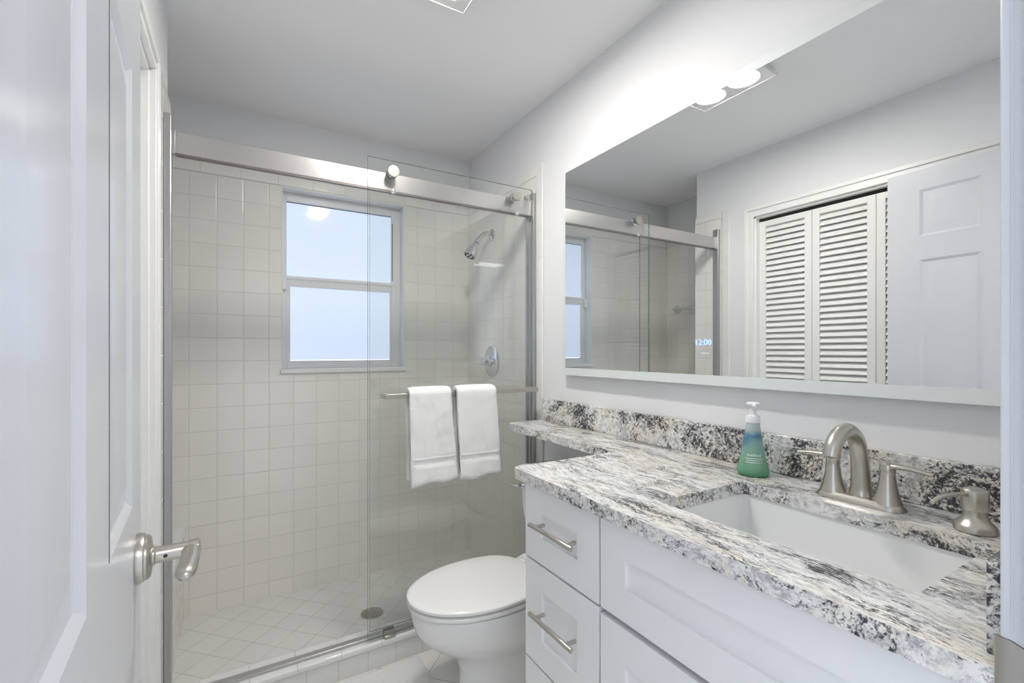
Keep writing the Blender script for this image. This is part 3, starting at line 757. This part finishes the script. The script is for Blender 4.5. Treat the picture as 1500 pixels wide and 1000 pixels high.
for v in me.vertices:
    h = .052+v.co.y; r = br(h)+.0005; a = ang0 + v.co.x/r + .1
    v.co = (r*math.cos(a), r*math.sin(a), h)
me.materials.append(simple('label_ink', (.85,.92,.95), .4)); o = bpy.data.objects.new('label_text', me); C.objects.link(o); o.parent = bo
bm = B()
for k, (h, wd) in enumerate(((.046,.7),(.041,.62),(.036,.66))):
    n = 14; L1 = []
    for i in range(n+1):
        a = ang0+.1+wd*(i/n*2-1); L1.append([bm.verts.new(((br(h2)+.0005)*math.cos(a)+bx, (br(h2)+.0005)*math.sin(a)+by, FZ+h2)) for h2 in (h, h+.0012)])
    for p, q in zip(L1, L1[1:]): bm.faces.new((p[0], q[0], q[1], p[1]))
link('label_lines', bm, me.materials[0], bo)

# ------------------------------------------------------------------ mirror
MX, MY0, MY1, MZ0, MZ1 = 1.218, .20, 1.622, 1.151, 2.048
mi = thing('wall_mirror', (MX, .9, MZ0), 'large frameless wall mirror with a frosted border above the vanity', 'mirror')
boxo('mirror_backing', MX+.006, XR-.0005, MY0+.05, MY1-.05, MZ0+.05, MZ1-.05, M_vinyl, mi)
bd = .030
boxo('mirror_glass', MX, MX+.0055, MY0+bd, MY1-bd*.55, MZ0+bd, MZ1-bd*.9, M_mirror, mi)
bm = B()
box(bm, MX-.0003, MX+.0055, MY0, MY1, MZ0, MZ0+bd); box(bm, MX-.0003, MX+.0055, MY0, MY1, MZ1-bd*.9, MZ1)
box(bm, MX-.0003, MX+.0055, MY1-bd*.55, MY1, MZ0+bd, MZ1-bd*.9); box(bm, MX-.0003, MX+.0055, MY0, MY0+bd, MZ0+bd, MZ1-bd*.9)
link('frosted_border', bm, M_frost, mi)
me = text_mesh('12:00', .027)
for v in me.vertices: v.co = (MX-.0012-MX, .917-v.co.x-.9, 1.272+v.co.y*.9-MZ0)
me.materials.append(M_led); o = bpy.data.objects.new('clock_digits', me); C.objects.link(o); o.parent = mi; o['label'] = 'glowing blue clock digits'
bm = B(); box(bm, MX-.0010, MX-.0004, .895, .925, 1.246, 1.2485); link('touch_mark', bm, M_alu, mi)

# ------------------------------------------------------------------ ceiling heat lamp
lx0, lx1, ly0, ly1 = .490, .668, 1.105, 1.455
la = thing('ceiling_light', ((lx0+lx1)/2, (ly0+ly1)/2, ZC), 'white rectangular ceiling fixture with two round bulbs', 'ceiling light')
bm = B()
cxs = (lx0+lx1)/2; bys = (ly0+.095, ly1-.095); br_ = .063
slab(bm, [(lx0,ly0),(lx1,ly0),(lx1,ly1),(lx0,ly1)], [[(cxs+br_*math.cos(2*PI*k/36), y+br_*math.sin(2*PI*k/36)) for k in range(36)] for y in bys], 2.412, 2.419)
link('plate', bm, M_plate, la, bevel=.002)
boxo('housing', lx0+.008, lx1-.008, ly0+.008, ly1-.008, 2.434, ZC, M_plate, la)
bm = B(); box(bm, lx0+.006, lx1-.006, ly0+.006, ly0+.010, 2.419, 2.434); box(bm, lx0+.006, lx1-.006, ly1-.010, ly1-.006, 2.419, 2.434)
box(bm, lx0+.006, lx0+.010, ly0+.010, ly1-.010, 2.419, 2.434); box(bm, lx1-.010, lx1-.006, ly0+.010, ly1-.010, 2.419, 2.434)
link('skirt', bm, M_plate, la)
bm = B(); box(bm, lx0-.001, lx1+.001, ly0-.001, ly0+.003, 2.4095, 2.4195); box(bm, lx0-.001, lx1+.001, ly1-.003, ly1+.001, 2.4095, 2.4195)
box(bm, lx0-.001, lx0+.003, ly0+.003, ly1-.003, 2.4095, 2.4195); box(bm, lx1-.003, lx1+.001, ly0+.003, ly1-.003, 2.4095, 2.4195)
link('rim', bm, M_plate, la)
for y in bys:
    bm = B(); lathe(bm, (cxs, y, 2.4305), (0,0,-1), [(.056,0),(.0605,.004),(.0605,.010),(.057,.014),(.042,.0185),(.022,.021),(.005,.0215)], 40)
    link('bulb', bm, M_bulb, la, smooth=60)

# ------------------------------------------------------------------ bath mat
mt = thing('bath_mat', (.3, 1.5, 0), 'white plush bath mat on the floor in front of the shower curb', 'bath mat')
bm = B(); nx, ny = 60, 50
x0, x1, y0, y1 = -.10, .640, 1.22, 1.828
top = [[None]*(ny+1) for _ in range(nx+1)]
for i in range(nx+1):
    for j in range(ny+1):
        u, v = i/nx, j/ny
        e = min(u, 1-u)*(x1-x0); f = min(v, 1-v)*(y1-y0); ed = min(e, f)
        h = .004+.010*min(1, ed/.016)**.5 + .0018*noise.noise(Vector((u*60, v*50, 1)))
        top[i][j] = bm.verts.new((x0+u*(x1-x0)+.002*math.sin(v*40), y0+v*(y1-y0), max(.003, h)))
for i in range(nx):
    for j in range(ny): bm.faces.new((top[i][j], top[i+1][j], top[i+1][j+1], top[i][j+1]))
bmesh.ops.extrude_face_region(bm, geom=[])
link('mat_pile', bm, M_mat, mt, smooth=80)
boxo('mat_backing', x0, x1, y0, y1, .0003, .004, M_band, mt)
